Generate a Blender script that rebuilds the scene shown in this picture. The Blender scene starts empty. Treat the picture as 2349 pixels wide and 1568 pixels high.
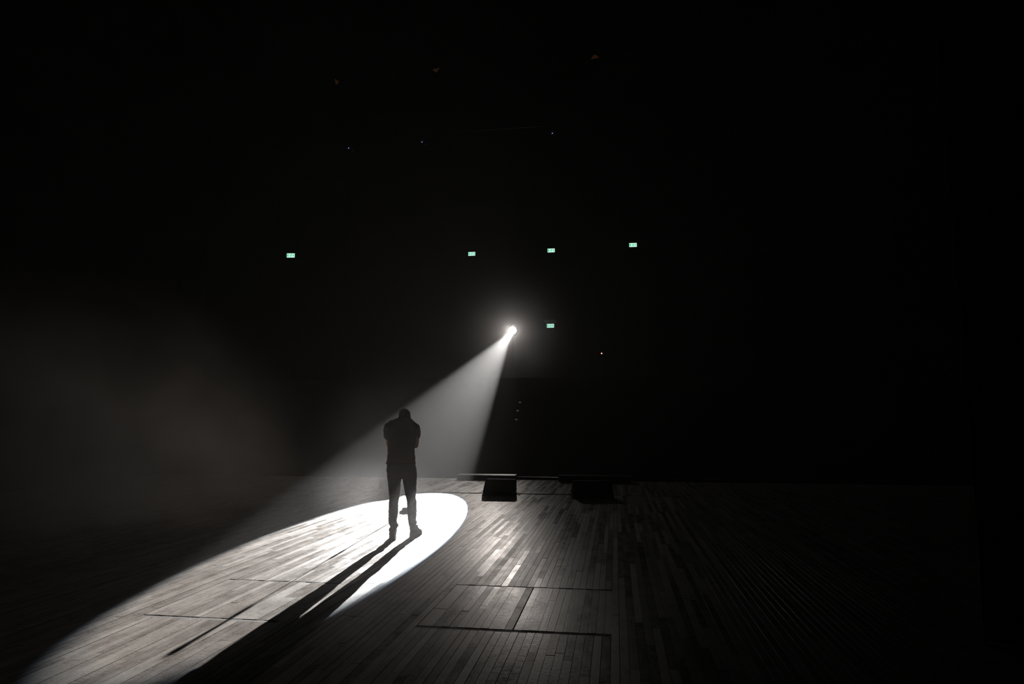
import bpy, bmesh, math, random
from math import sin, cos, pi, radians, tan
from mathutils import Vector, Matrix, noise

scene = bpy.context.scene
col = scene.collection
random.seed(7)
# ------------------------------------------------------------------ camera
CAM_H = 1.52
cam_d = bpy.data.cameras.new('camera')
cam_d.sensor_width = 36.0
cam_d.lens = 24.0
cam_d.clip_start = 0.05
cam_d.clip_end = 300
camera = bpy.data.objects.new('camera', cam_d)
col.objects.link(camera)
camera.location = (0, 0, CAM_H)
camera.rotation_euler = (radians(90 + 6.593), 0, radians(8.585))
scene.camera = camera
# ------------------------------------------------------------------ world (dark hall)
world = bpy.data.worlds.new('dark_hall')
scene.world = world
world.use_nodes = True
wn = world.node_tree
wn.nodes['Background'].inputs['Color'].default_value = (0, 0, 0, 1)
wn.nodes['Background'].inputs['Strength'].default_value = 0.0
# thin theatre haze filling the whole hall
HAZE_DENSITY = 0.0033
HAZE_G = 0.35
SMOKE_D, GLARE_FOG_D, HALO_HAZE_D = 0.85, 0.13, 0.09      # smoke and added glare and halo haze, built after the structure
vs = wn.nodes.new('ShaderNodeVolumeScatter')
vs.inputs['Color'].default_value = (1.0, 0.975, 0.96, 1)
vs.inputs['Density'].default_value = HAZE_DENSITY
vs.inputs['Anisotropy'].default_value = HAZE_G
wn.links.new(vs.outputs[0], wn.nodes['World Output'].inputs['Volume'])
# ------------------------------------------------------------------ follow spot light
LAMP = Vector((-5.549, 37.0, 6.499))
AIM = Vector((-3.507, 9.90, 0.0))
BEAM_HALF = 2.44            # degrees
KEY_W = 2.65e5
SPILL_W = 2.5e3
CUT_SIDE = -1
AXIS = (AIM - LAMP).normalized()

def spot(name, power, size_deg, radius, build):
    l = bpy.data.lights.new(name, 'SPOT')
    l.energy = power
    l.spot_size = radians(size_deg)
    l.spot_blend = 0.0
    l.shadow_soft_size = radius
    o = bpy.data.objects.new(name, l)
    col.objects.link(o)
    o.location = LAMP + AXIS * 0.20
    o.rotation_euler = AXIS.to_track_quat('-Z', 'Y').to_euler()
    l.use_nodes = True
    nt = l.node_tree
    em = nt.nodes['Emission']
    tc = nt.nodes.new('ShaderNodeTexCoord')
    sx = nt.nodes.new('ShaderNodeSeparateXYZ')
    nt.links.new(tc.outputs['Normal'], sx.inputs[0])
    def m(op, a, b=None):
        n = nt.nodes.new('ShaderNodeMath'); n.operation = op
        for i, v in enumerate((a, b)):
            if v is None: continue
            if isinstance(v, (int, float)): n.inputs[i].default_value = v
            else: nt.links.new(v, n.inputs[i])
        return n.outputs[0]
    rr = m('SQRT', m('ADD', m('MULTIPLY', sx.outputs[0], sx.outputs[0]), m('MULTIPLY', sx.outputs[1], sx.outputs[1])))
    ang = m('MULTIPLY', m('ARCTAN2', rr, m('ABSOLUTE', sx.outputs[2])), 180 / pi)
    build(nt, em, ang, m, sx)
    return o

def key_nodes(nt, em, ang, m, sx):
    # lens fringe: red is focused a touch tighter than blue
    cc = nt.nodes.new('ShaderNodeCombineColor')
    for i, (off, gain) in enumerate(((-0.005, 1.0), (0.0, 0.985), (0.005, 0.97))):
        mr = nt.nodes.new('ShaderNodeMapRange')
        mr.interpolation_type = 'SMOOTHSTEP'
        mr.inputs['From Min'].default_value = BEAM_HALF + off - 0.035
        mr.inputs['From Max'].default_value = BEAM_HALF + off + 0.035
        mr.inputs['To Min'].default_value = gain
        mr.inputs['To Max'].default_value = 0.0
        nt.links.new(ang, mr.inputs['Value'])
        nt.links.new(mr.outputs[0], cc.inputs[i])
    nt.links.new(cc.outputs[0], em.inputs['Color'])
    em.inputs['Strength'].default_value = 1.0

def spill_nodes(nt, em, ang, m, sx):
    # light scattered by the lamp's lens: strongest around the beam, dying out with angle,
    # with an added cut on one side to keep the right floor dark
    g1 = m('EXPONENT', m('MULTIPLY', m('POWER', m('MULTIPLY', ang, 1 / 3.5), 2.0), -1.0))
    g2 = m('EXPONENT', m('MULTIPLY', m('POWER', m('MULTIPLY', ang, 1 / 14.0), 2.0), -1.0))
    s = m('ADD', m('MULTIPLY', g1, 0.50), m('MULTIPLY', g2, 0.52))
    ax = m('MULTIPLY', m('ARCTAN2', sx.outputs[0], m('ABSOLUTE', sx.outputs[2])), CUT_SIDE * 180 / pi)
    cut = nt.nodes.new('ShaderNodeMapRange'); cut.interpolation_type = 'SMOOTHSTEP'
    cut.inputs['From Min'].default_value = 2.6; cut.inputs['From Max'].default_value = 6.3
    cut.inputs['To Min'].default_value = 1.0; cut.inputs['To Max'].default_value = 0.02
    nt.links.new(ax, cut.inputs['Value'])
    s = m('MULTIPLY', s, cut.outputs[0])
    nt.links.new(s, em.inputs['Strength'])
    em.inputs['Color'].default_value = (1.0, 0.89, 0.81, 1)

spot('followspot_beam', KEY_W, 6.0, 0.065, key_nodes)
spot('followspot_spill', SPILL_W, 50.0, 0.075, spill_nodes)
# ------------------------------------------------------------------ exposure and sampling behaviour
scene.view_settings.view_transform = 'Standard'
scene.view_settings.look = 'None'
scene.view_settings.exposure = 0.0
scene.view_settings.gamma = 1.0
scene.view_settings.use_curve_mapping = False
cy = scene.cycles
cy.max_bounces = 4
cy.diffuse_bounces = 2
cy.glossy_bounces = 2
cy.transmission_bounces = 1
cy.volume_bounces = 1
cy.caustics_reflective = False
cy.caustics_refractive = False
cy.sample_clamp_indirect = 4.0
cy.volume_step_rate = 3.0
cy.volume_max_steps = 128
cy.use_denoising = True
cy.use_light_tree = False
cy.adaptive_threshold = 0.015

# ------------------------------------------------------------------ helpers
def tag(o, label=None, cat=None, group=None, kind=None):
    for k, v in (('label', label), ('category', cat), ('group', group), ('kind', kind)):
        if v: o[k] = v
    return o

def empty(name, loc=(0, 0, 0), rz=0.0):
    o = bpy.data.objects.new(name, None)
    o.empty_display_size = 0.1
    col.objects.link(o)
    o.location = loc
    o.rotation_euler = (0, 0, rz)
    return o

def kids(o): return [c for c in scene.objects if c.parent == o]

def copy_tree(o, parent=None):
    c = o.copy(); col.objects.link(c)
    if parent is not None: c.parent = parent
    for ch in kids(o): copy_tree(ch, c)
    return c

class MB:
    """collects shapes into one mesh"""
    def __init__(s): s.v = []; s.f = []; s.sm = []
    def add(s, vs, fs, smooth=False, mat=None):
        b = len(s.v)
        for p in vs:
            p = Vector(p)
            s.v.append(tuple(mat @ p if mat is not None else p))
        for f in fs:
            s.f.append(tuple(b + i for i in f)); s.sm.append(smooth)
        return s
    def box(s, x0, x1, y0, y1, z0, z1, mat=None):
        vs = [(x, y, z) for z in (z0, z1) for y in (y0, y1) for x in (x0, x1)]
        fs = [(0, 2, 3, 1), (4, 5, 7, 6), (0, 1, 5, 4), (2, 6, 7, 3), (0, 4, 6, 2), (1, 3, 7, 5)]
        return s.add(vs, fs, False, mat)
    def prism(s, outline, a0, a1, axis='x', mat=None, smooth=False):
        n = len(outline)
        def P(u, v, a): return (a, u, v) if axis == 'x' else ((u, a, v) if axis == 'y' else (u, v, a))
        vs = [P(u, v, a0) for u, v in outline] + [P(u, v, a1) for u, v in outline]
        fs = [tuple(range(n))[::-1], tuple(range(n, 2 * n))] + [(i, (i + 1) % n, n + (i + 1) % n, n + i) for i in range(n)]
        return s.add(vs, fs, smooth, mat)
    def loft(s, rings, smooth=True, mat=None, caps=True):
        n = len(rings[0]); vs = [p for r in rings for p in r]; fs = []
        for k in range(len(rings) - 1):
            for i in range(n):
                j = (i + 1) % n
                fs.append((k * n + i, k * n + j, (k + 1) * n + j, (k + 1) * n + i))
        if caps:
            fs.append(tuple(range(n))[::-1]); fs.append(tuple((len(rings) - 1) * n + i for i in range(n)))
        return s.add(vs, fs, smooth, mat)
    def lathe(s, prof, n=24, mat=None, smooth=True):
        return s.loft([[(r * cos(2 * pi * i / n), r * sin(2 * pi * i / n), z) for i in range(n)] for r, z in prof], smooth, mat)
    def tube(s, pts, rad, n=10, mat=None, round_ends=True):
        pts = [Vector(p) for p in pts]
        if isinstance(rad, (int, float)): rad = [rad] * len(pts)
        P, R, T = [], [], []
        for i, p in enumerate(pts):
            a = pts[max(i - 1, 0)]; b = pts[min(i + 1, len(pts) - 1)]
            T.append((b - a).normalized())
        if round_ends:
            for k in (0.08, 0.38, 0.71, 0.92): P.append((pts[0] - T[0] * rad[0] * math.sqrt(1 - k * k), rad[0] * k, T[0]))
        for p, r, t in zip(pts, rad, T): P.append((p, r, t))
        if round_ends:
            for k in (0.92, 0.71, 0.38, 0.08): P.append((pts[-1] + T[-1] * rad[-1] * math.sqrt(1 - k * k), rad[-1] * k, T[-1]))
        rings = []; ref = None
        for p, r, t in P:
            if ref is None:
                ref = Vector((0, 0, 1)) if abs(t.z) < 0.8 else Vector((1, 0, 0))
            u = (ref - t * ref.dot(t)).normalized(); ref = u
            w = t.cross(u)
            rings.append([p + (u * cos(2 * pi * i / n) + w * sin(2 * pi * i / n)) * r for i in range(n)])
        return s.loft(rings, True, mat)
    def ball(s, c, r, n=16, m=10, mat=None):
        r = (r, r, r) if isinstance(r, (int, float)) else r
        rings = []
        for k in range(m + 1):
            a = -pi / 2 + pi * k / m
            a = max(-pi / 2 + 0.05, min(pi / 2 - 0.05, a))
            rings.append([(c[0] + r[0] * cos(a) * cos(2 * pi * i / n), c[1] + r[1] * cos(a) * sin(2 * pi * i / n), c[2] + r[2] * sin(a)) for i in range(n)])
        return s.loft(rings, True, mat)
    def mesh(s, name):
        me = bpy.data.meshes.new(name)
        me.from_pydata(s.v, [], s.f)
        me.polygons.foreach_set('use_smooth', s.sm)
        me.update()
        return me
    def build(s, name, mat, parent=None, loc=None, bevel=0.0):
        me = s.mesh(name)
        if bevel:
            bm = bmesh.new(); bm.from_mesh(me)
            es = [e for e in bm.edges if len(e.link_faces) == 2 and e.calc_face_angle(0) > 0.6]
            bmesh.ops.bevel(bm, geom=es, offset=bevel, segments=2, affect='EDGES', clamp_overlap=True)
            bm.to_mesh(me); bm.free()
        me.materials.append(mat)
        o = bpy.data.objects.new(name, me)
        col.objects.link(o)
        if parent is not None: o.parent = parent
        if loc is not None: o.location = loc
        return o

def remesh(mb, name, mat, voxel, parent=None, smooth_it=4, wrinkle=None):
    """fuses the overlapping pieces of mb into one continuous skin"""
    me = mb.mesh(name + '_raw')
    tmp = bpy.data.objects.new(name + '_raw', me); col.objects.link(tmp)
    md = tmp.modifiers.new('r', 'REMESH'); md.mode = 'VOXEL'; md.voxel_size = voxel
    ms = tmp.modifiers.new('s', 'SMOOTH'); ms.factor = 0.5; ms.iterations = smooth_it
    dg = bpy.context.evaluated_depsgraph_get(); dg.update()
    me2 = bpy.data.meshes.new_from_object(tmp.evaluated_get(dg))
    me2.name = name
    bpy.data.objects.remove(tmp); bpy.data.meshes.remove(me)
    if wrinkle:
        ns = [v.normal.copy() for v in me2.vertices]
        for v, n in zip(me2.vertices, ns): v.co += n * wrinkle(v.co)
    me2.polygons.foreach_set('use_smooth', [True] * len(me2.polygons))
    me2.materials.clear(); me2.materials.append(mat)
    o = bpy.data.objects.new(name, me2); col.objects.link(o)
    if parent is not None: o.parent = parent
    return o

# ------------------------------------------------------------------ materials
def material(name):
    m = bpy.data.materials.new(name); m.use_nodes = True
    nt = m.node_tree
    return m, nt, nt.nodes['Principled BSDF']

def simple(name, c, rough=0.6, metal=0.0, spec=0.5, grain=0.25, scale=40.0, bump=0.0):
    m, nt, b = material(name)
    tc = nt.nodes.new('ShaderNodeTexCoord')
    n = nt.nodes.new('ShaderNodeTexNoise'); n.inputs['Scale'].default_value = scale; n.inputs['Detail'].default_value = 3
    nt.links.new(tc.outputs['Object'], n.inputs['Vector'])
    mx = nt.nodes.new('ShaderNodeMix'); mx.data_type = 'RGBA'
    mx.inputs[6].default_value = (*[x * (1 - grain) for x in c], 1)
    mx.inputs[7].default_value = (*[min(1, x * (1 + grain)) for x in c], 1)
    nt.links.new(n.outputs['Fac'], mx.inputs[0])
    nt.links.new(mx.outputs[2], b.inputs['Base Color'])
    b.inputs['Roughness'].default_value = rough
    b.inputs['Metallic'].default_value = metal
    b.inputs['Specular IOR Level'].default_value = spec
    if bump:
        bp = nt.nodes.new('ShaderNodeBump'); bp.inputs['Strength'].default_value = bump; bp.inputs['Distance'].default_value = 0.004
        nt.links.new(n.outputs['Fac'], bp.inputs['Height']); nt.links.new(bp.outputs[0], b.inputs['Normal'])
    return m

def emitter(name, c, strength):
    m, nt, b = material(name)
    b.inputs['Base Color'].default_value = (0.02, 0.02, 0.02, 1)
    b.inputs['Emission Color'].default_value = (*c, 1)
    b.inputs['Emission Strength'].default_value = strength
    if name not in ('lit_lens', 'sign_white'): m.cycles.emission_sampling = 'NONE'   # too faint to light anything
    return m

M = {}
M['black_paint'] = simple('black_paint', (0.012, 0.011, 0.011), 0.75, spec=0.2)
M['black_metal'] = simple('black_metal', (0.02, 0.02, 0.02), 0.5, 0.6)
M['steel'] = simple('brushed_steel', (0.7, 0.69, 0.68), 0.36, 1.0, grain=0.1)
M['velvet'] = simple('black_velvet', (0.008, 0.008, 0.008), 0.95, spec=0.1)
M['plaster'] = simple('dark_plaster', (0.005, 0.0045, 0.0045), 1.0, spec=0.0, scale=3)
M['carpet'] = simple('dark_carpet', (0.003, 0.003, 0.003), 1.0, spec=0.0, scale=8)
M['soffit'] = simple('pale_soffit', (0.12, 0.124, 0.12), 0.9, spec=0.1, scale=5)
M['plywood'] = simple('brown_plywood', (0.07, 0.038, 0.024), 0.5, scale=12)
M['underfloor'] = simple('dark_underfloor', (0.012, 0.010, 0.009), 0.9, spec=0.1)
M['lip'] = simple('worn_lip', (0.11, 0.095, 0.08), 0.7, scale=30)
M['skin'] = simple('skin', (0.30, 0.165, 0.115), 0.55, grain=0.08, scale=60)
M['tee'] = simple('black_cotton', (0.012, 0.012, 0.013), 0.95, spec=0.1, scale=200, bump=0.2)
M['denim'] = simple('dark_denim', (0.022, 0.025, 0.034), 0.9, spec=0.15, scale=300, bump=0.2)
M['leather'] = simple('black_leather', (0.015, 0.013, 0.012), 0.5, scale=80)
M['rubber'] = simple('black_rubber', (0.015, 0.015, 0.015), 0.8)
M['hair'] = simple('dark_hair', (0.012, 0.009, 0.008), 0.7, scale=300, bump=0.4)
M['eye'] = simple('eye_white', (0.7, 0.68, 0.65), 0.3, grain=0.05)
M['grille'] = simple('perforated_grille', (0.018, 0.018, 0.018), 0.6, 0.3, scale=150, bump=0.5)
M['lens'] = emitter('lit_lens', (1.0, 0.95, 0.9), 160.0)
M['sign_white'] = emitter('sign_white', (0.60, 1.0, 0.84), 1.0)
M['sign_green'] = emitter('sign_green', (0.0, 0.72, 0.20), 0.85)
M['led_blue'] = emitter('led_bluish', (0.45, 0.45, 1.0), 0.9)
M['led_red'] = emitter('led_reddish', (1.0, 0.35, 0.30), 2.2)
M['led_dim'] = emitter('step_light_glow', (1.0, 0.62, 0.62), 0.06)
M['amber'] = emitter('amber_glow', (1.0, 0.42, 0.16), 0.014)

def plank_material():
    m, nt, b = material('worn_stage_boards')
    N = nt.nodes.new; Lk = nt.links.new
    def math_(op, a, c=None, clamp=False):
        n = N('ShaderNodeMath'); n.operation = op; n.use_clamp = clamp
        for i, v in enumerate((a, c)):
            if v is None: continue
            if isinstance(v, (int, float)): n.inputs[i].default_value = v
            else: Lk(v, n.inputs[i])
        return n.outputs[0]
    oi = N('ShaderNodeObjectInfo'); at = N('ShaderNodeAttribute'); at.attribute_name = 'board'
    rnd = math_('FRACT', math_('ADD', oi.outputs['Random'], at.outputs['Fac']))
    rnd2 = math_('FRACT', math_('MULTIPLY', rnd, 17.31))
    geo = N('ShaderNodeNewGeometry')
    mp = N('ShaderNodeMapping'); mp.inputs['Scale'].default_value = (55, 2.2, 20)
    Lk(geo.outputs['Position'], mp.inputs['Vector'])
    off = N('ShaderNodeCombineXYZ'); Lk(math_('MULTIPLY', rnd, 50.0), off.inputs[1]); Lk(off.outputs[0], mp.inputs['Location'])
    grain = N('ShaderNodeTexNoise'); grain.inputs['Scale'].default_value = 1.0; grain.inputs['Detail'].default_value = 4; grain.inputs['Roughness'].default_value = 0.6
    Lk(mp.outputs[0], grain.inputs['Vector'])
    mp2 = N('ShaderNodeMapping'); mp2.inputs['Scale'].default_value = (7.0, 3.0, 4)
    Lk(geo.outputs['Position'], mp2.inputs['Vector'])
    wear = N('ShaderNodeTexNoise'); wear.inputs['Scale'].default_value = 1.0; wear.inputs['Detail'].default_value = 5; wear.inputs['Roughness'].default_value = 0.65
    Lk(mp2.outputs[0], wear.inputs['Vector'])
    mp3 = N('ShaderNodeMapping'); mp3.inputs['Scale'].default_value = (38, 14, 10)
    Lk(geo.outputs['Position'], mp3.inputs['Vector'])
    scuff = N('ShaderNodeTexNoise'); scuff.inputs['Scale'].default_value = 1.0; scuff.inputs['Detail'].default_value = 3
    Lk(mp3.outputs[0], scuff.inputs['Vector'])
    mp4 = N('ShaderNodeMapping'); mp4.inputs['Scale'].default_value = (14, 34, 10)
    Lk(geo.outputs['Position'], mp4.inputs['Vector'])
    rub = N('ShaderNodeTexNoise'); rub.inputs['Scale'].default_value = 1.0; rub.inputs['Detail'].default_value = 4; rub.inputs['Roughness'].default_value = 0.7; rub.inputs['Distortion'].default_value = 0.4
    Lk(mp4.outputs[0], rub.inputs['Vector'])
    mp5 = N('ShaderNodeMapping'); mp5.inputs['Scale'].default_value = (75, 60, 30)
    Lk(geo.outputs['Position'], mp5.inputs['Vector'])
    fine = N('ShaderNodeTexNoise'); fine.inputs['Scale'].default_value = 1.0; fine.inputs['Detail'].default_value = 2; fine.inputs['Roughness'].default_value = 0.7
    Lk(mp5.outputs[0], fine.inputs['Vector'])
    # tone: board to board, grain, worn patches, rubbed marks across the boards
    t = math_('ADD', math_('MULTIPLY', rnd, 0.40), math_('MULTIPLY', grain.outputs['Fac'], 0.40))
    t = math_('ADD', t, math_('MULTIPLY', math_('SUBTRACT', wear.outputs['Fac'], 0.5), 1.2))
    t = math_('ADD', t, math_('MULTIPLY', math_('SUBTRACT', rub.outputs['Fac'], 0.5), 0.6))
    t = math_('ADD', t, math_('MULTIPLY', math_('SUBTRACT', fine.outputs['Fac'], 0.5), 0.8))
    t = math_('ADD', t, 0.06, True)
    cr = N('ShaderNodeValToRGB')
    cr.color_ramp.elements[0].position = 0.05; cr.color_ramp.elements[0].color = (0.180, 0.153, 0.134, 1)
    cr.color_ramp.elements[1].position = 0.9; cr.color_ramp.elements[1].color = (0.45, 0.405, 0.362, 1)
    e = cr.color_ramp.elements.new(0.45); e.color = (0.31, 0.273, 0.244, 1)
    Lk(t, cr.inputs[0])
    # small dark scuffs and stains
    sc = N('ShaderNodeMapRange'); sc.inputs['From Min'].default_value = 0.66; sc.inputs['From Max'].default_value = 0.74
    sc.inputs['To Min'].default_value = 0.0; sc.inputs['To Max'].default_value = 0.55
    Lk(scuff.outputs['Fac'], sc.inputs['Value'])
    mx = N('ShaderNodeMix'); mx.data_type = 'RGBA'; mx.inputs[7].default_value = (0.05, 0.042, 0.038, 1)
    Lk(sc.outputs[0], mx.inputs[0]); Lk(cr.outputs[0], mx.inputs[6])
    Lk(mx.outputs[2], b.inputs['Base Color'])
    rg = math_('ADD', 0.01, math_('MULTIPLY', rnd2, 0.18))
    rg = math_('ADD', rg, math_('MULTIPLY', wear.outputs['Fac'], 0.20))
    rg = math_('ADD', rg, math_('MULTIPLY', rub.outputs['Fac'], 0.14))
    rg = math_('ADD', rg, math_('MULTIPLY', fine.outputs['Fac'], 0.14))
    Lk(rg, b.inputs['Roughness'])
    b.inputs['Specular IOR Level'].default_value = 0.10
    # the grain runs along the boards, so the sheen spreads sideways across it
    b.inputs['Anisotropic'].default_value = 0.80
    tg = N('ShaderNodeCombineXYZ'); tg.inputs[0].default_value = 1.0
    Lk(tg.outputs[0], b.inputs['Tangent'])
    h = math_('ADD', math_('MULTIPLY', grain.outputs['Fac'], 0.6), math_('MULTIPLY', rub.outputs['Fac'], 0.5))
    h = math_('ADD', h, math_('MULTIPLY', scuff.outputs['Fac'], 0.5))
    h = math_('ADD', h, math_('MULTIPLY', fine.outputs['Fac'], 0.45))
    bp = N('ShaderNodeBump'); bp.inputs['Strength'].default_value = 0.35; bp.inputs['Distance'].default_value = 0.0022
    Lk(h, bp.inputs['Height']); Lk(bp.outputs[0], b.inputs['Normal'])
    return m
M['boards'] = plank_material()

# ------------------------------------------------------------------ stage floor
ROW = 0.06
ZP = -0.028
floor = MB().box(-13, 9.0, -4.0, 18.16, -0.40, ZP).build('floor', M['underfloor'])
tag(floor, 'worn grey stage floor of narrow boards running towards the auditorium', kind='structure')
# trapdoors: x0, x1, y0, y1, inner seam
TRAPS = [(-1.50, -0.06, 5.16, 6.44, -0.78), (-3.72, -2.58, 5.12, 6.32, None)]
SEAM = (14.42, 14.455)
planks = []                     # (x centre, width, y0, y1)
def lay(xc, w, y0, y1, lo=0.7, hi=2.2):
    y = y0; first = True
    while y < y1 - 0.02:
        L = random.uniform(lo, hi)
        if first: L *= random.uniform(0.35, 1); first = False
        if y1 - (y + L) < 0.4: L = y1 - y
        planks.append((xc, w, y, min(y + L, y1))); y += L
x = -12.96 + ROW / 2
k = 0
while x < 8.9:
    k += 1
    gap_ = random.choice((0, 0, 0, 0, .0008, .0008, .0015, .003))       # a few joints have opened up
    gaps = [(SEAM[0], SEAM[1])]
    for t in TRAPS:
        if t[0] < x < t[1]: gaps.append((t[2] - 0.055, t[3] + 0.030))
    gaps.sort(); y = -3.9
    for g0, g1 in gaps + [(18.12, 18.12)]:
        lay(x, ROW - gap_, y, g0); y = g1
    x += ROW

def plank_mesh(w, name='plank'):
    """one board, unit length along y, its top at z = 0, with eased long edges"""
    g, c = 0.0007, 0.0005
    x0, x1 = -w / 2 + g, w / 2 - g
    prof = [(x0, ZP), (x1, ZP), (x1, -c), (x1 - c, 0), (x0 + c, 0), (x0, -c)]
    vs = [(u, y, v) for y in (0, 1) for u, v in prof]
    fs = [(5, 4, 3, 2, 1, 0), (6, 7, 8, 9, 10, 11)] + [(i, (i + 1) % 6, 6 + (i + 1) % 6, 6 + i) for i in range(1, 6)]
    return vs, fs
def board_mesh(w):
    vs, fs = plank_mesh(w)
    me = bpy.data.meshes.new('plank'); me.from_pydata(vs, [], fs); me.update()
    bm = bmesh.new(); bm.from_mesh(me); bmesh.ops.recalc_face_normals(bm, faces=bm.faces); bm.to_mesh(me); bm.free()
    me.materials.append(M['boards'])
    return me
BOARD = {}
def place_board(xc, w, y0, y1, parent, dz, tilt, base=(0, 0, 0)):
    key = round(w, 4)
    if key not in BOARD: BOARD[key] = board_mesh(w)
    o = bpy.data.objects.new('plank', BOARD[key]); col.objects.link(o)
    o.parent = parent
    o.location = (xc - base[0], y0 - base[1], dz - base[2])
    o.scale = (1, y1 - y0 - 0.002, 1)
    o.rotation_euler = (0, tilt, 0)
    return o

cmw = Matrix.LocRotScale(camera.location, camera.rotation_euler.to_quaternion(), None).inverted()
def pix(p):
    q = cmw @ Vector(p)
    if q.z > -0.3: return None
    return (1174.5 + 1566 * q.x / -q.z, 784 - 1566 * q.y / -q.z)
def shown(pl):
    """how large a board shows in the photograph, in pixels (0 = out of frame or in the dark right wing)"""
    xc, w, y0, y1 = pl
    y0 = max(y0, 3.6)
    if y1 <= y0: return 0
    q = [pix((xc + s * w / 2, y, 0)) for y in (y0, y1) for s in (-1, 1)]
    if any(a is None for a in q): return 0
    if max(a[0] for a in q) < 0 or min(a[0] for a in q) > 1470 or min(a[1] for a in q) > 1568: return 0
    near = min(1568.0, max(a[1] for a in q)); far = min(a[1] for a in q)
    return max(0, near - far) * (abs(q[1][0] - q[0][0]) + abs(q[3][0] - q[2][0])) / 2
order = sorted(range(len(planks)), key=lambda i: -shown(planks[i]))
single = set(order[:295])
vs_all, fs_all, rnd_all = [], [], []
rb = random.Random(3)
for i, (xc, w, y0, y1) in enumerate(planks):
    dz = rb.uniform(-0.0016, 0.0010); tilt = radians(rb.gauss(0, 0.16))
    if i in single:
        place_board(xc, w, y0, y1, floor, dz, tilt)
        continue
    b = len(vs_all); r = rb.random(); L = y1 - y0 - 0.002
    vs, fs = plank_mesh(w)
    vs_all += [(xc + u * cos(tilt) + v * sin(tilt), y0 + y * L, v * cos(tilt) - u * sin(tilt) + dz) for u, y, v in vs]
    fs = [f for f in fs]
    fs_all += [tuple(b + q for q in f) for f in fs]; rnd_all += [r] * len(fs)
me = bpy.data.meshes.new('floor_boards'); me.from_pydata(vs_all, [], fs_all)
a = me.attributes.new('board', 'FLOAT', 'FACE'); a.data.foreach_set('value', rnd_all)
bm = bmesh.new(); bm.from_mesh(me); bmesh.ops.recalc_face_normals(bm, faces=bm.faces); bm.to_mesh(me); bm.free()
me.materials.append(M['boards'])
fb = bpy.data.objects.new('floor_boards', me); col.objects.link(fb); fb.parent = floor; fb['kind'] = 'stuff'

# trapdoor lids
def trapdoor(x0, x1, y0, y1, label):
    cx_, cy_ = (x0 + x1) / 2, (y0 + y1) / 2
    base = (cx_, cy_, ZP)
    t = MB().box(x0 - cx_ + .004, x1 - cx_ - .004, y0 - cy_, y1 - cy_, 0.0, 0.004).build('trapdoor', M['underfloor'], loc=base)
    tag(t, label, 'trapdoor')
    xx = x0
    while xx < x1 - 0.01:
        w = ROW * (2 if rb.random() < 0.35 and xx + 2 * ROW <= x1 + 1e-4 else 1)
        cuts = [y0, y1] if rb.random() < 0.7 else [y0, y0 + rb.uniform(.3, .9), y1]
        for c0, c1 in zip(cuts, cuts[1:]):
            p = place_board(xx + w / 2, w - (0.0), c0, c1, t, rb.uniform(-0.0015, 0.0015), radians(rb.gauss(0, 0.3)), base)
            p.scale.z = 0.80
        xx += w
    return t
t = TRAPS[0]
trapdoor(t[0] + .004, t[4] - .012, t[2], t[3], 'left lid of the double stage trapdoor in the dim right foreground')
trapdoor(t[4] + .012, t[1] - .004, t[2], t[3], 'right lid of the double stage trapdoor, next to the dark right edge')
t = TRAPS[1]
trapdoor(t[0] + .003, t[1] - .003, t[2], t[3], 'single stage trapdoor crossed by the spotlight and the microphone stand shadow')

# worn wooden lips along both openings
for t in TRAPS:
    MB().box(t[0], t[1], t[2] - 0.054, t[2] - 0.006, ZP, -0.0025).build('trap_lip', M['lip'], floor)
    MB().box(t[0], t[1], t[3] + 0.004, t[3] + 0.029, ZP, -0.003).build('trap_lip', M['lip'], floor)
# black cable lying along the joint between the stage and its front strip
sc_ = MB().tube([(-7.0 + i * 0.12, 14.437 + 0.006 * sin(i * .9) + 0.008 * sin(i * .37), 0.0065 + 0.001 * sin(i * 1.7)) for i in range(52)], 0.006, 8).build('cable', M['rubber'])
tag(sc_, 'long black cable lying along the joint across the front of the stage', 'cable')

# ------------------------------------------------------------------ stage edge
kerb = MB().prism([(18.00, 0.0), (18.16, 0.0), (18.16, 0.045), (18.00, 0.045)], -2.60, 8.0, 'x').build('trim_1', M['black_paint'])
tag(kerb, 'low black kerb along the front edge of the stage', kind='structure')
n = []
for i in range(9):
    a = pi * i / 8
    n.append((18.05 - 0.032 * cos(a), 0.045 + 0.026 * sin(a)))
nose = MB().prism(n, -2.60, 3.2, 'x', smooth=True).build('trim_2', M['steel'])
tag(nose, 'shiny metal nosing on the stage edge right of the centre monitor', kind='structure')
lowbox = empty('low_riser', (-3.37, 17.90, 0))
tag(lowbox, 'long low black riser with brown top along the stage edge behind the centre monitor', 'riser')
MB().box(-0.76, 0.76, -0.20, 0.22, 0.0, 0.105).build('body', M['black_paint'], lowbox, bevel=0.004)
MB().box(-0.77, 0.77, -0.21, 0.23, 0.105, 0.123).build('top_board', M['plywood'], lowbox, bevel=0.004)
lb2 = empty('flight_case', (-0.55, 17.52, 0))
tag(lb2, 'low black box in the dark on the stage edge behind the right-hand monitor', 'box')
MB().box(-0.90, 0.90, -0.13, 0.13, 0.0, 0.14).build('body', M['black_paint'], lb2, bevel=0.006)
MB().box(-0.91, 0.91, -0.14, 0.14, 0.14, 0.16).build('lid', M['black_paint'], lb2, bevel=0.004)

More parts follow.
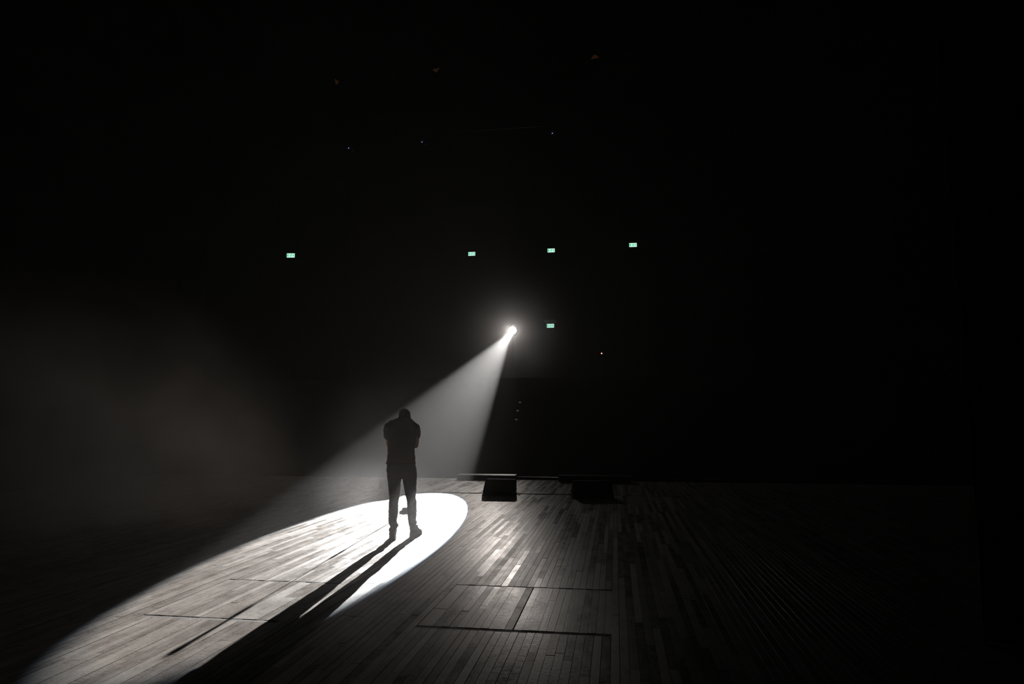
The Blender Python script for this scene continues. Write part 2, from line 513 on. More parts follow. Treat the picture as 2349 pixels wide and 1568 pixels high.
# ------------------------------------------------------------------ auditorium shell
def S(name, mb, mat, label):
    o = mb.build(name, mat); tag(o, label, kind='structure'); return o
S('wall_front', MB().box(-25.0, 10.3, 18.17, 18.30, -1.2, -0.02), M['plaster'], 'dark stage front below the stage edge')
aud = MB().prism([(18.30, -1.3), (41.0, -1.3), (41.0, 3.62), (33.2, 3.62), (22.2, -1.0), (18.30, -1.0)], -25.0, 10.3, 'x')   # floor, raked bank, rear platform
S('floor_auditorium', aud, M['carpet'], 'dark raked floor of the auditorium')
S('wall_back', MB().box(-25, 10.3, 41.0, 41.3, -1.3, 15.3), M['plaster'], 'black rear wall of the auditorium')
S('wall_left', MB().box(-25.3, -25.0, -5.0, 41.3, -1.3, 15.3), M['plaster'], 'black left side wall')
S('wall_right', MB().box(10.0, 10.3, -5.0, 41.3, -1.3, 15.3), M['plaster'], 'black right side wall')
S('wall_upstage', MB().box(-25, 10.3, -5.3, -5.0, -1.3, 15.3), M['plaster'], 'black wall behind the stage')
S('ceiling', MB().box(-25.3, 10.3, -5.3, 41.3, 15.0, 15.3), M['plaster'], 'black ceiling high over the hall')
S('floor_wing', MB().box(-25.0, -13.01, -5.0, 18.16, -0.4, -0.005), M['carpet'], 'black covered floor of the left wing')
bay = MB().box(-5.0, 3.0, 0.0, 0.3, -1.0, 15.0)
bay = S('wall_rear_left', bay, M['plaster'], 'angled black wall at the rear left of the auditorium')
bay.location = (-17.5, 35.03, 0); bay.rotation_euler = (0, 0, radians(8.6))
S('trim_3', MB().box(-4.15, -3.48, 39.9, 41.0, 7.46, 7.49), M['soffit'], 'pale door canopy over the lowest exit sign')
d = S('door_1', MB().box(-4.75, -2.85, 40.93, 41.0, 3.63, 7.12), M['black_paint'], 'dark double door under the lowest exit sign')
for s in (-1, 1):
    MB().box(-3.8 + s * 0.47 - 0.45, -3.8 + s * 0.47 + 0.45, 40.90, 40.93, 3.64, 7.08).build('door_leaf', M['black_paint'], d, bevel=0.004)

# ------------------------------------------------------------------ stage curtain at the right wing
cur = empty('stage_curtain', (2.475, 5.29, 0))
tag(cur, 'black pleated stage drape hanging in the dark at the far right', 'curtain')
def cloth(x0, x1, z0, z1, seed):
    mb = MB(); nx = int((x1 - x0) / 0.025); nz = 14
    for j in range(nz + 1):
        z = z0 + (z1 - z0) * j / nz
        for i in range(nx + 1):
            xx = x0 + (x1 - x0) * i / nx
            ph = xx * 2 * pi / 0.30 + 0.7 * sin(xx * 3.1 + seed)
            y = 0.075 * sin(ph) * (0.75 + 0.25 * (1 - j / nz)) + 0.02 * sin(2.3 * ph + z * 0.4)
            mb.v.append((xx + 0.02 * sin(z * 0.7 + seed), y, z))
    for j in range(nz):
        for i in range(nx):
            q = j * (nx + 1) + i
            mb.f.append((q, q + 1, q + nx + 2, q + nx + 1)); mb.sm.append(True)
    return mb
c1 = cloth(0.0, 4.6, 0.01, 10.0, 0.3).build('drape', M['velvet'], cur)
sol = c1.modifiers.new('thickness', 'SOLIDIFY'); sol.thickness = 0.006
MB().box(-0.02, 4.62, -0.09, 0.09, 10.0, 10.12).build('heading_batten', M['black_metal'], cur)
for xx in (0.4, 2.3, 4.2):
    MB().tube([(xx, 0, 10.1), (xx, 0, 15.0)], 0.012, 8).build('hanging_cable', M['black_metal'], cur)

# ------------------------------------------------------------------ exit signs
def arrow_down(cx, cz, w, h):
    return [[(cx - w * .18, cz + h / 2), (cx - w * .18, cz), (cx - w / 2, cz), (cx, cz - h / 2), (cx + w / 2, cz), (cx + w * .18, cz), (cx + w * .18, cz + h / 2)]]
def make_sign(loc, rz, label, w=0.44):
    h = w * 0.54
    s = empty('exit_sign', loc, rz)
    tag(s, label, 'exit sign', 'lit green and white exit signs')
    c = MB(); c.box(-w / 2 - .012, w / 2 + .012, 0.008, 0.075, -h / 2 - .012, h / 2 + .012)
    c.build('casing', M['black_paint'], s, bevel=0.004)
    r = 0.018; o = []
    for cx_, cz_, a0 in ((w / 2 - r, h / 2 - r, 0), (-w / 2 + r, h / 2 - r, 90), (-w / 2 + r, -h / 2 + r, 180), (w / 2 - r, -h / 2 + r, 270)):
        for k in range(4):
            a = radians(a0 + k * 30); o.append((cx_ + r * cos(a), cz_ + r * sin(a)))
    MB().prism(o, 0.0, 0.010, 'y').build('panel', M['sign_white'], s)
    k = w / 0.44
    # doorway mark
    MB().box(-.190 * k, -.135 * k, -0.004, 0.0, -.065 * k, .070 * k).build('doorway_symbol', M['sign_green'], s)
    # running figure
    f = MB()
    def bar(x0, z0, x1, z1, t):
        d_ = Vector((x1 - x0, 0, z1 - z0)).normalized(); nrm = Vector((-d_.z, 0, d_.x)) * t / 2
        A, B = Vector((x0, 0, z0)), Vector((x1, 0, z1))
        q = [A - nrm, B - nrm, B + nrm, A + nrm]
        f.prism([((p.x) * k, (p.z) * k) for p in q], -0.004, 0.0, 'y')
    f.prism([((.045 + .018 * cos(a * pi / 5)) * k, (.070 + .018 * sin(a * pi / 5)) * k) for a in range(10)], -0.004, 0.0, 'y')
    bar(.030, .050, -.005, -.005, .034)
    bar(.026, .045, .068, .020, .014); bar(.022, .045, -.028, .038, .014)
    bar(-.004, -.005, .026, -.035, .018); bar(.026, -.035, .006, -.075, .016)
    bar(-.008, -.008, -.030, -.050, .020); bar(-.030, -.050, -.048, -.062, .014)
    f.build('running_figure', M['sign_green'], s)
    a_ = MB()
    for o in arrow_down(.145 * k, 0.005 * k, .075 * k, .125 * k): a_.prism(o, -0.004, 0.0, 'y')
    a_.build('arrow_symbol', M['sign_green'], s)
    return s
make_sign((-17.72, 34.92, 10.66), radians(8.6), 'lit exit sign furthest left, alone above the smoke', 0.44)
make_sign((-8.725, 40.92, 11.89), 0, 'lit exit sign high up, left of the spotlight lamp, second from left')
make_sign((-3.745, 40.92, 11.92), 0, 'lit exit sign straight above the lowest exit sign')
make_sign((1.213, 40.92, 12.07), 0, 'lit exit sign furthest right, highest of the upper row', 0.45)
make_sign((-3.815, 40.86, 7.245), 0, 'lowest lit exit sign, just right of the spotlight lamp')

# ------------------------------------------------------------------ follow spot
fs_ = empty('follow_spot', (LAMP.x - AXIS.x * 0.45, LAMP.y - AXIS.y * 0.45, 3.62))
tag(fs_, 'white-hot follow spot lamp throwing the beam across the hall', 'spotlight')
fq = AXIS.to_track_quat('Z', 'Y').to_matrix().to_4x4()
off = LAMP - Vector(fs_.location)
mt = Matrix.Translation(off) @ fq
MB().lathe([(0.02, -1.10), (0.17, -1.10), (0.20, -1.05), (0.20, -0.62), (0.19, -0.60), (0.19, -0.30), (0.21, 0.06), (0.225, 0.07), (0.225, 0.14), (0.212, 0.14), (0.205, 0.10), (0.02, 0.095)], 28, mt).build('housing', M['black_metal'], fs_)
MB().lathe([(0.01, 0.104), (0.203, 0.104), (0.203, 0.112), (0.15, 0.128), (0.08, 0.140), (0.01, 0.143)], 28, mt).build('lens', M['lens'], fs_)
pc = off - AXIS * 0.45
yk = MB().tube([pc + Vector((-.23, 0, 0)), pc + Vector((-.23, 0, -.30)), pc + Vector((0, 0, -.34)), pc + Vector((.23, 0, -.30)), pc + Vector((.23, 0, 0))], 0.018, 8)
yk.build('yoke', M['black_metal'], fs_)
MB().tube([pc + Vector((0, 0, -.34)), (pc.x, pc.y, 0.75)], 0.025, 10).build('pole', M['black_metal'], fs_)
for k in range(3):
    a = k * 2 * pi / 3 + 0.4
    MB().tube([(pc.x, pc.y, 0.95), (pc.x + .6 * cos(a), pc.y + .6 * sin(a), 0.015)], 0.015, 8).build('leg', M['black_metal'], fs_)
MB().tube([pc - AXIS * 0.62 + Vector((0, 0, .1)), pc - AXIS * 0.95 + Vector((0, 0, .12))], 0.014, 8).build('handle', M['rubber'], fs_)

# ------------------------------------------------------------------ small lights in the dark
def lantern(loc, label, barz):
    t = empty('stage_lantern', loc)
    tag(t, label, 'stage light', 'lanterns with a tiny bluish light on the lighting bar')
    MB().lathe([(0.02, -.22), (0.09, -.22), (0.11, -.16), (0.11, .12), (0.13, .16), (0.13, .22), (0.11, .22), (0.10, .17), (0.02, .17)], 18, Matrix.Translation((0, 0.16, 0.06)) @ Matrix.Rotation(radians(115), 4, 'X')).build('housing', M['black_metal'], t)
    MB().tube([(-.15, .16, .06), (-.15, .16, .26), (.15, .16, .26), (.15, .16, .06)], 0.012, 8).build('yoke', M['black_metal'], t)
    MB().tube([(0, .16, .26), (0, .16, barz - 0.02)], 0.018, 8).build('hook_clamp', M['black_metal'], t)
    MB().ball((0, -0.012, 0), 0.016, 10, 6).build('indicator', M['led_blue'], t)
    MB().tube([(0, -0.004, 0), (0, .10, .04)], 0.014, 8).build('indicator_stem', M['black_metal'], t)
bar = empty('lighting_bar', (-5.5, 22.16, 11.50))
tag(bar, 'long black lighting bar hung under the dark ceiling', 'lighting bar')
MB().tube([(-6.5, 0, 0), (6.5, 0, 0)], 0.024, 10).build('pipe', M['black_metal'], bar)
for xx in (-6, -2, 2, 6): MB().tube([(xx, 0, 0.02), (xx, 0, 3.5)], 0.008, 6).build('hanging_cable', M['black_metal'], bar)
for p, lb in (((-9.141, 22, 11.059), 'lantern with the leftmost tiny bluish light below the ceiling'),
              ((-6.478, 22, 11.115), 'lantern with the middle tiny bluish light below the ceiling'),
              ((-1.947, 22, 11.136), 'lantern with the rightmost tiny bluish light below the ceiling')):
    lantern(p, lb, 11.50 - p[2] - 0.03)

def houselight(loc, tri, label):
    t = empty('house_light', loc)
    tag(t, label, 'ceiling light', 'dim amber house lights')
    MB().prism(tri, 0.0, 0.02, 'y').build('amber_glass', M['amber'], t)
    MB().box(-0.17, 0.17, 0.021, 0.30, -0.17, 0.17).build('housing', M['plaster'], t, bevel=0.02)
    MB().tube([(0, 0.16, 0.17), (0, 0.16, 15.0 - loc[2])], 0.015, 8).build('drop_rod', M['black_metal'], t)
houselight((-9.671, 22, 13.576), [(-.085, .12), (-.02, -.125), (.09, .0)], 'dim amber triangle light furthest left near the top')
houselight((-6.015, 22, 13.71), [(-.135, .04), (.01, -.08), (.13, .085)], 'dim amber triangle light in the middle near the top')
houselight((-0.496, 22, 13.733), [(-.135, -.06), (.145, -.02), (.035, .085), (-.03, .08)], 'dim amber triangle light furthest right, highest of the three')

rl = empty('indicator_light', (-0.767, 40.95, 5.45))
tag(rl, 'single tiny red light low right of the spotlight lamp', 'indicator light')
MB().box(-.06, .06, 0.0, .05, -.40, .12).build('housing', M['black_paint'], rl, bevel=0.004)
MB().ball((0, -0.01, 0.076), 0.042, 12, 8).build('lamp', M['led_red'], rl)
for p, lb in (((-4.169, 30.0, 2.405), 'topmost of three faint aisle step lights right of the beam'),
              ((-4.143, 29.1, 2.027), 'middle one of three faint aisle step lights right of the beam'),
              ((-4.073, 28.2, 1.649), 'lowest of three faint aisle step lights right of the beam')):
    zt = -1.0 + (p[1] - 22.2) * 0.42
    t = empty('step_light', (p[0], p[1], zt))
    tag(t, lb, 'step light', 'faint aisle step lights')
    MB().box(-.07, .07, -0.03, 0.10, -0.02, .10).build('casing', M['black_paint'], t, bevel=0.004)
    MB().box(-.05, .05, -0.036, -0.03, 0.035, .085).build('glow_strip', M['led_dim'], t)

# ------------------------------------------------------------------ stage monitors
def make_monitor():
    t = empty('floor_monitor')
    # side profile (y: towards performer is negative, z up)
    prof = [(-.20, 0.035), (-.22, .075), (-.05, .295), (.02, .318), (.16, .318), (.19, .285), (.19, 0.035)]
    cab = MB().prism(prof, -.318, .318, 'x')
    cab.v = [(x * (1 - 0.06 * max(0, (z - .16) / .16)) if x < 0 else x, y, z) for x, y, z in cab.v]
    cab.build('cabinet', M['black_paint'], t, bevel=0.010)
    base = [(-.215, 0.0), (-.230, .012), (-.226, .035), (.205, .035), (.210, .012), (.20, 0.0)]
    MB().prism(base, -.332, .332, 'x').build('base_skid', M['rubber'], t, bevel=0.008)
    # front grille lying on the sloping face
    a = Vector((0, -.207, .092)); b = Vector((0, -.062, .280)); d_ = (b - a).normalized(); nrm = Vector((0, -d_.z, d_.y))
    g = MB(); q = []
    for s, e in ((-.26, a), (.26, a), (.26, b), (-.26, b)): q.append(Vector((s, e.y, e.z)) + nrm * 0.002)
    g.add(q + [p + nrm * 0.012 for p in q], [(3, 2, 1, 0), (4, 5, 6, 7), (0, 1, 5, 4), (1, 2, 6, 5), (2, 3, 7, 6), (3, 0, 4, 7)])
    g.build('grille', M['grille'], t, bevel=0.003)
    for s in (-1, 1):
        MB().tube([(s * .312, .02, .12), (s * .330, .02, .12), (s * .330, .12, .12), (s * .312, .12, .12)], 0.010, 8).build('handle', M['black_metal'], t)
    return t
m0 = make_monitor(); m0.location = (-2.395, 14.185, 0); m0.rotation_euler = (0, 0, radians(-2))
tag(m0, 'black wedge stage monitor at the centre of the stage front', 'stage monitor', 'black floor monitors along the stage front')
m1 = copy_tree(m0); m1.location = (-0.50, 14.10, 0); m1.rotation_euler = (0, 0, radians(10))
m1['label'] = 'black wedge stage monitor almost lost in the dark on the right'
m1.scale = (1.25, 1.1, 1.0)
m2 = copy_tree(m0); m2.location = (-4.60, 13.85, 0); m2.rotation_euler = (0, 0, radians(58))
m2['label'] = 'black wedge stage monitor veiled by haze behind the man'
m2.scale = (0.75, 0.8, 1.0)
cb = MB()
cb.tube([(-2.05 + 0.07 * (t / 20) + .02 * sin(t * .5), 14.36 - .20 * (t / 20) + .07 * cos(t * .4), 0.006 + .03 * max(0, sin(t * .3)) * (t < 12)) for t in range(21)], 0.004, 6)
cbo = cb.build('cable_end', M['rubber']); tag(cbo, 'short black cable curling out beside the centre monitor', 'cable')

# ------------------------------------------------------------------ microphone stand and microphone
ms = empty('microphone_stand', (-3.485, 11.37, 0))
tag(ms, 'black straight microphone stand with round base in front of the man', 'microphone stand')
MB().lathe([(0.01, 0.0), (0.147, 0.0), (0.150, 0.006), (0.142, 0.016), (0.118, 0.024), (0.112, 0.036), (0.100, 0.066), (0.06, 0.074), (0.01, 0.076)], 32).build('base', M['black_metal'], ms)
MB().tube([(0, 0, .074), (0, 0, .80)], 0.0075, 12, round_ends=False).build('lower_tube', M['black_metal'], ms)
MB().tube([(0, 0, .77), (0, 0, .86)], 0.014, 12).build('clutch', M['rubber'], ms)
MB().tube([(0, 0, .84), (0, 0, 1.225)], 0.0058, 12, round_ends=False).build('upper_tube', M['steel'], ms)
MB().tube([(0, 0, 1.217), (0, -0.004, 1.235), (0, -0.010, 1.258)], [0.014, 0.018, 0.018], 12).build('clip', M['rubber'], ms)
mic = empty('microphone', (-3.485, 11.37, 1.242))
tag(mic, 'black handheld microphone in the clip of the stand', 'microphone')
MB().tube([(0, -0.012, 0.034), (0, -0.022, 0.115)], [0.014, 0.019], 14).build('body', M['black_metal'], mic)
MB().ball((0, -0.025, 0.143), 0.026, 16, 10).build('head_grille', M['grille'], mic)

# ------------------------------------------------------------------ the man on the stage (x right, y away from the camera, z up)
FIG = Vector((-2.794, 8.892, 0.0))
FYAW = radians(17.44)

def ring(z, L, R, cyy, hd, n=28, p=2.4):
    cx_, hw = (L + R) / 2, (R - L) / 2; out = []
    for i in range(n):
        a = 2 * pi * i / n; c, s = cos(a), sin(a)
        out.append((cx_ + hw * math.copysign(abs(c) ** (2 / p), c), cyy + hd * math.copysign(abs(s) ** (2 / p), s), z))
    return out

def hand(mb, wrist, palm_dir, side_dir, curl, s):
    """palm, four curled fingers and a thumb; side_dir points from the little finger to the index finger"""
    w = Vector(wrist); d_ = Vector(palm_dir).normalized(); sd = Vector(side_dir); sd = (sd - d_ * sd.dot(d_)).normalized()
    nrm = d_.cross(sd) * s
    mb.tube([w - d_ * 0.02, w + d_ * 0.03, w + d_ * 0.075], [0.024, 0.030, 0.029], 12)
    mb.tube([w + d_ * 0.03 - sd * 0.022, w + d_ * 0.082 - sd * 0.026], [0.017, 0.014], 10)
    mb.tube([w + d_ * 0.03 + sd * 0.022, w + d_ * 0.086 + sd * 0.026], [0.018, 0.014], 10)
    for k, (o_, L) in enumerate(((0.031, 0.072), (0.0105, 0.080), (-0.0105, 0.074), (-0.031, 0.058))):
        p = w + d_ * 0.082 + sd * o_; pts = [p]; a = 0.0
        for j in range(4):
            a += curl * (0.55 + 0.3 * j)
            p = p + (d_ * cos(a) + nrm * sin(a)) * (L / 4) * 1.05
            pts.append(p)
        mb.tube(pts, [0.0100, 0.0098, 0.0090, 0.0085, 0.0078], 10)
    t0 = w + d_ * 0.025 + sd * 0.026
    mb.tube([t0, t0 + sd * 0.026 + d_ * 0.022 + nrm * 0.010, t0 + sd * 0.030 + d_ * 0.050 + nrm * 0.024, t0 + sd * 0.022 + d_ * 0.072 + nrm * 0.034], [0.015, 0.0125, 0.011, 0.009], 10)

body = MB()
# trunk and legs under the clothes
body.loft([ring(z, L, R, c, h_) for z, L, R, c, h_ in (
    (0.80, -.20, .14, 0, .10), (0.90, -.205, .14, 0, .11), (1.00, -.195, .125, 0, .10), (1.10, -.19, .115, 0, .10),
    (1.25, -.195, .125, .005, .11), (1.38, -.20, .13, .02, .11), (1.46, -.18, .11, .04, .09), (1.51, -.12, .06, .06, .06))])
for sx, yk_ in ((-1, -.13), (1, .07)):
    cx_ = -.035 + sx * .085
    lx = (-.128, -.126) if sx < 0 else (.116, .138)
    body.tube([(cx_, 0, .84), (lx[0], yk_ * .3, .50), (lx[0], yk_ * .7, .36), (lx[1], yk_, .10)], [0.078, 0.046, 0.044, 0.027], 14)
    body.tube([(lx[1], yk_, .10), (lx[1] + (.008 if sx > 0 else 0), yk_ + .02, .065), (lx[1] + (.03 if sx > 0 else 0), yk_ + .07, .050)], [0.026, 0.022, 0.018], 10)
# neck
body.tube([(-.02, .03, 1.47), (-.012, .065, 1.53), (-.006, .10, 1.58)], [0.068, 0.062, 0.060], 16)
# head, bowed forward: built upright with the face to +y, then tilted
H = Matrix.Translation((-.005, .128, 1.560)) @ Matrix.Rotation(radians(-42), 4, 'X') @ Matrix.Rotation(radians(-4), 4, 'Z')
hd = MB()
hd.ball((0, -.008, .035), (.077, .098, .088), 24, 14)
hd.ball((0, .022, -.03), (.060, .072, .080), 20, 12)
hd.tube([(0, .060, -.088), (0, .068, -.084)], [0.024, 0.022], 12)
hd.tube([(-.05, .03, -.055), (-.022, .062, -.088)], [0.022, 0.018], 10)
hd.tube([(.05, .03, -.055), (.022, .062, -.088)], [0.022, 0.018], 10)
hd.tube([(-.045, .066, .022), (0, .080, .026), (.045, .066, .022)], [0.013, 0.014, 0.013], 10)
hd.tube([(0, .086, .012), (0, .104, -.018), (0, .106, -.030)], [0.008, 0.011, 0.013], 10)
for s in (-1, 1):
    hd.ball((s * .013, .098, -.032), 0.009, 10, 6)
    hd.tube([(s * .072, -.004, .022), (s * .077, -.012, .010), (s * .076, -.008, -.012), (s * .070, .0, -.026)], [0.009, 0.010, 0.009, 0.007], 10)
    hd.ball((s * .045, .056, -.012), (.022, .018, .018), 12, 8)
hd.tube([(-.024, .086, -.056), (0, .094, -.055), (.024, .086, -.056)], [0.006, 0.008, 0.006], 10)
hd.tube([(-.020, .084, -.067), (0, .091, -.068), (.020, .084, -.067)], [0.006, 0.009, 0.006], 10)
body.add(hd.v, hd.f, True, H)
# arms: elbows out, forearms raised to clasped hands below the face
EL, ER = (-.200, .150, 1.205), (.142, .085, 1.196)
body.tube([(-.185, .035, 1.44), (-.208, .085, 1.33), EL], [0.055, 0.050, 0.042], 14)
body.tube([(.115, .035, 1.43), (.146, .060, 1.32), ER], [0.055, 0.052, 0.046], 14)
WL, WR = (-.060, .315, 1.335), (.040, .305, 1.345)
body.tube([EL, (-.135, .235, 1.265), WL], [0.042, 0.040, 0.026], 14)
body.tube([ER, (.105, .195, 1.265), WR], [0.045, 0.042, 0.027], 14)
hand(body, WL, (.55, .25, .75), (-.5, .2, .5), 0.42, 1)
hand(body, WR, (-.50, .30, .80), (.5, .2, .5), 0.42, -1)
man = remesh(body, 'person', M['skin'], 0.0042, None, 3)
man.location = FIG; man.rotation_euler = (0, 0, FYAW)
tag(man, 'man standing with bowed head in black t-shirt and dark jeans, seen from behind', 'person')
# eyes and hair
for s in (-1, 1):
    MB().ball((s * .031, .068, .002), 0.0115, 12, 8, H).build('eye', M['eye'], man)
hr = MB()
n_, m_ = 28, 14; rings = []
for kk in range(m_ + 1):
    a = radians(-28) + (pi / 2 - 0.04 - radians(-28)) * kk / m_
    rings.append([(.0805 * cos(a) * cos(2 * pi * i / n_), -.010 + (.101 * cos(a)) * sin(2 * pi * i / n_), .036 + .0915 * sin(a) + (0.050 * max(0, sin(2 * pi * i / n_)) * (1 - kk / m_))) for i in range(n_)])
hr.loft(rings, True, H)
hair = hr.build('hair', M['hair'], man); hair['label'] = 'close-cropped dark hair'

def wr(amp, sc, seed):
    def f(co):
        p = Vector((co.x * sc, co.y * sc, co.z * sc * 1.4)) + Vector((seed, 0, 0))
        return amp * noise.noise(p) + amp * 0.45 * noise.noise(p * 2.3)
    return f
# t-shirt
ts = MB()
ts.loft([ring(z, L, R, c, h_) for z, L, R, c, h_ in (
    (0.962, -.236, .152, 0, .135), (0.985, -.230, .150, 0, .133), (1.03, -.224, .146, 0, .128), (1.09, -.222, .137, 0, .124),
    (1.17, -.221, .139, .0, .124), (1.26, -.222, .150, .004, .128), (1.34, -.222, .160, .014, .130), (1.41, -.226, .164, .024, .128),
    (1.465, -.222, .150, .036, .118), (1.505, -.200, .126, .048, .100), (1.535, -.160, .104, .060, .082), (1.560, -.095, .072, .072, .070))])
ts.tube([(-.160, .045, 1.462), (-.193, .045, 1.430), (-.208, .075, 1.378), (-.214, .098, 1.325)], [0.072, 0.084, 0.077, 0.066], 18, round_ends=True)
ts.tube([(.085, .045, 1.452), (.126, .045, 1.418), (.138, .062, 1.372), (.146, .078, 1.335)], [0.072, 0.084, 0.078, 0.070], 18, round_ends=True)
tee = remesh(ts, 't_shirt', M['tee'], 0.007, man, 3, wr(0.006, 14, 3.1))
tee['label'] = 'black short-sleeved t-shirt'
hem = MB()
hem.loft([ring(z, L - .002, R + .002, 0, h_ + .002) for z, L, R, h_ in ((0.957, -.239, .153, .136), (0.975, -.236, .152, .135))])
hem.build('hem', M['tee'], tee)
# jeans
jn = MB()
jn.loft([ring(z, L, R, c, h_) for z, L, R, c, h_ in (
    (1.02, -.20, .125, 0, .11), (0.95, -.222, .146, 0, .122), (0.90, -.228, .160, 0, .128), (0.86, -.230, .166, 0, .130), (0.81, -.222, .168, 0, .124), (0.765, -.214, .168, 0, .105))])
LEFT = [(0.82, -.222, -.030, 0, .11), (0.765, -.216, -.030, 0, .105), (0.69, -.206, -.036, -.005, .095), (0.60, -.194, -.043, -.012, .085), (0.53, -.187, -.052, -.03, .078),
        (0.46, -.191, -.063, -.05, .075), (0.40, -.190, -.066, -.066, .075), (0.35, -.192, -.064, -.08, .076), (0.29, -.189, -.070, -.10, .074), (0.24, -.190, -.080, -.115, .070),
        (0.215, -.186, -.079, -.12, .070), (0.190, -.176, -.060, -.125, .076), (0.172, -.166, -.054, -.13, .078), (0.154, -.162, -.068, -.135, .070), (0.140, -.176, -.078, -.14, .072),
        (0.115, -.180, -.074, -.145, .078), (0.095, -.174, -.084, -.15, .074), (0.062, -.180, -.086, -.15, .082)]
RIGHT = [(0.82, -.020, .170, 0, .11), (0.765, -.018, .170, 0, .105), (0.69, -.006, .170, .003, .098), (0.60, .010, .170, .006, .088), (0.545, .022, .160, .015, .080),
         (0.50, .036, .160, .026, .076), (0.458, .044, .173, .034, .076), (0.40, .048, .174, .04, .075), (0.347, .051, .176, .05, .075), (0.26, .058, .177, .062, .070),
         (0.215, .064, .168, .066, .068), (0.190, .066, .186, .07, .074), (0.172, .069, .184, .07, .072), (0.156, .074, .172, .072, .066), (0.135, .080, .176, .075, .068), (0.105, .092, .184, .078, .074), (0.062, .094, .190, .080, .082)]
for leg in (LEFT, RIGHT):
    jn.loft([ring(z, L, R, c, h_, 22, 2.2) for z, L, R, c, h_ in leg])
jeans = remesh(jn, 'jeans', M['denim'], 0.0055, man, 2, wr(0.0045, 24, 9.7))
jeans['label'] = 'dark jeans bunched up at the ankles'
# shoes
def shoe(ox, oy, rz):
    F = Matrix.Translation((ox, oy, 0)) @ Matrix.Rotation(rz, 4, 'Z')
    outline = []
    for i in range(28):
        a = 2 * pi * i / 28; y = 0.150 * sin(a)
        wv = 0.040 + 0.012 * (0.5 + 0.5 * sin(a * 1.0 + 0.2)); outline.append((wv * math.copysign(abs(cos(a)) ** 0.75, cos(a)) + 0.006 * sin(a), y))
    up = MB(); rings = []
    for z, k, sh in ((0.020, 1.0, 0), (0.040, 1.0, 0), (0.060, .93, -.006), (0.078, .80, -.026), (0.095, .62, -.055), (0.120, .52, -.072), (0.150, .50, -.078)):
        rings.append([(u * (k if z < .09 else .92 * (1 - (z - .09) * 1.0)), v * k + sh, z) for u, v in outline])
    up.loft(rings, True, F)
    s = up.build('shoe', M['leather'], man)
    so = MB().prism([(u * 1.05, v * 1.03) for u, v in outline], 0.002, 0.021, 'z', F)
    so.build('sole', M['rubber'], s, bevel=0.003)
    lc = MB()
    for k in range(4):
        y = .005 + k * .020; z = .098 - k * .012
        lc.tube([(-.022, y, z - .004), (0, y + .006, z + .004), (.022, y, z - .004)], 0.003, 6, F)
    lc.build('laces', M['rubber'], s)
shoe(-.130, -.105, radians(4))
shoe(.170, .135, radians(-26))

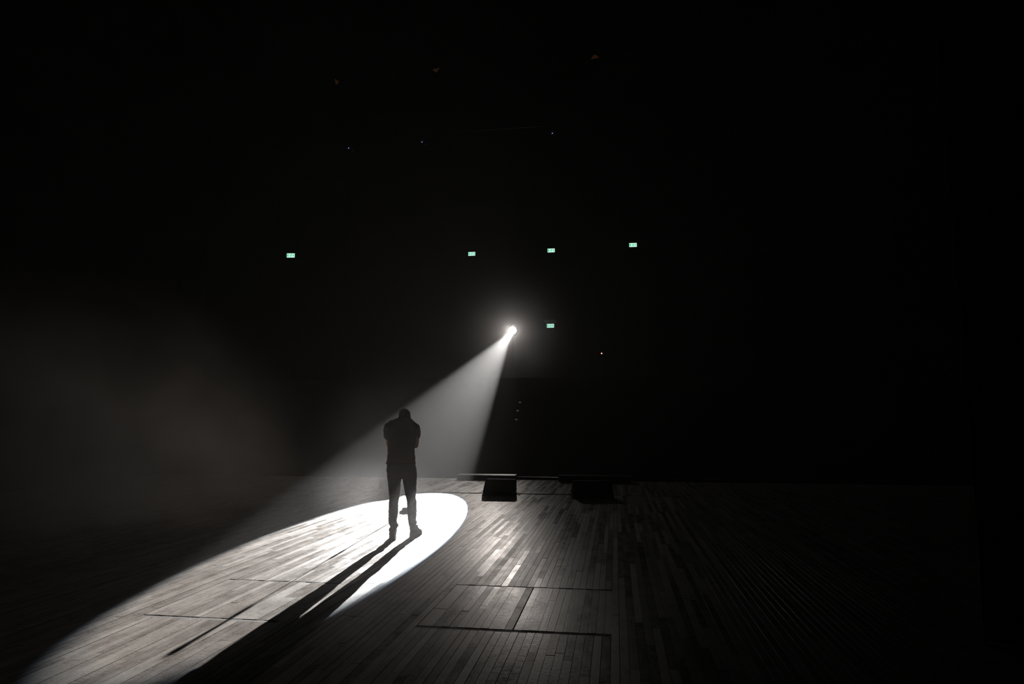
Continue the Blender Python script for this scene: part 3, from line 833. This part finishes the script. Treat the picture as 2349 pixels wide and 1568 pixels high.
# ------------------------------------------------------------------ drifting smoke, and haze added for the glare veil and the lamp halo
def cloud(name, label, centre, radius, density, colour, g, box, noise_scale=None, n_lo=0.42, n_hi=0.70, n_min=0.15, inner=0.15, zfall=None):
    m = bpy.data.materials.new(name); m.use_nodes = True
    nt = m.node_tree; nt.nodes.remove(nt.nodes['Principled BSDF'])
    N = nt.nodes.new; Lk = nt.links.new
    def math_(op, a, c=None, clamp=False):
        n = N('ShaderNodeMath'); n.operation = op; n.use_clamp = clamp
        for i, v in enumerate((a, c)):
            if v is None: continue
            if isinstance(v, (int, float)): n.inputs[i].default_value = v
            else: Lk(v, n.inputs[i])
        return n.outputs[0]
    geo = N('ShaderNodeNewGeometry')
    # thins out from the middle of the cloud
    mp = N('ShaderNodeMapping'); mp.inputs['Location'].default_value = tuple(-c / s for c, s in zip(centre, radius)); mp.inputs['Scale'].default_value = tuple(1 / s for s in radius)
    Lk(geo.outputs['Position'], mp.inputs['Vector'])
    ln = N('ShaderNodeVectorMath'); ln.operation = 'LENGTH'; Lk(mp.outputs[0], ln.inputs[0])
    fo = N('ShaderNodeMapRange'); fo.interpolation_type = 'SMOOTHSTEP'
    fo.inputs['From Min'].default_value = inner; fo.inputs['From Max'].default_value = 1.0; fo.inputs['To Min'].default_value = 1.0; fo.inputs['To Max'].default_value = 0.0
    Lk(ln.outputs['Value'], fo.inputs['Value'])
    den = math_('MULTIPLY', fo.outputs[0], density)
    if noise_scale:
        ns = N('ShaderNodeTexNoise'); ns.inputs['Scale'].default_value = noise_scale; ns.inputs['Detail'].default_value = 3; ns.inputs['Roughness'].default_value = 0.5; ns.inputs['Distortion'].default_value = 0.3
        Lk(geo.outputs['Position'], ns.inputs['Vector'])
        mr = N('ShaderNodeMapRange'); mr.inputs['From Min'].default_value = n_lo; mr.inputs['From Max'].default_value = n_hi
        mr.inputs['To Min'].default_value = n_min; mr.inputs['To Max'].default_value = 1.0; mr.interpolation_type = 'SMOOTHSTEP'
        Lk(ns.outputs['Fac'], mr.inputs['Value'])
        den = math_('MULTIPLY', den, mr.outputs[0])
    if zfall:
        sp = N('ShaderNodeSeparateXYZ'); Lk(geo.outputs['Position'], sp.inputs[0])
        den = math_('MULTIPLY', den, math_('EXPONENT', math_('MULTIPLY', sp.outputs[2], -1.0 / zfall)))
    v = N('ShaderNodeVolumeScatter'); v.inputs['Color'].default_value = (*colour, 1); v.inputs['Anisotropy'].default_value = g
    Lk(den, v.inputs['Density'])
    Lk(v.outputs[0], nt.nodes['Material Output'].inputs['Volume'])
    o = MB().box(*box).build(name, m)
    tag(o, label, name.split('_')[-1], kind='stuff')
    return o
def box_of(c, r, z0=None):
    return (c[0] - r[0], c[0] + r[0], c[1] - r[1], c[1] + r[1], c[2] - r[2] if z0 is None else z0, c[2] + r[2])
SC, SR = (-8.45, 9.4, 0.2), (3.75, 6.4, 3.9)
cloud('smoke', 'brownish drifting smoke over the left of the stage', SC, SR, SMOKE_D, (1.0, 0.92, 0.82), 0.5, box_of(SC, SR, 0.03), 0.70, n_min=0.2, inner=0.1)
FC, FR = (-2.55, 8.25, 1.1), (1.35, 1.45, 1.4)  # patch added to lift the man's silhouette like lens glare
cloud('fog', 'added haze patch standing in for the glare veil over the standing man', FC, FR, GLARE_FOG_D, (1.0, 0.97, 0.95), 0.2, box_of(FC, FR, 0.03), None, inner=0.2)
HC, HR = tuple(LAMP), (4.2, 4.2, 4.2)  # extra density added to imitate the bloom around the lamp
cloud('lamp_haze', 'added thicker haze standing in for the lens bloom round the lit follow spot lamp', HC, HR, HALO_HAZE_D, (1.0, 0.98, 0.96), 0.2, (HC[0] - 4.2, HC[0] + 4.2, HC[1] - 4.2, 40.95, HC[2] - 4.2, HC[2] + 4.2), None, inner=0.0)
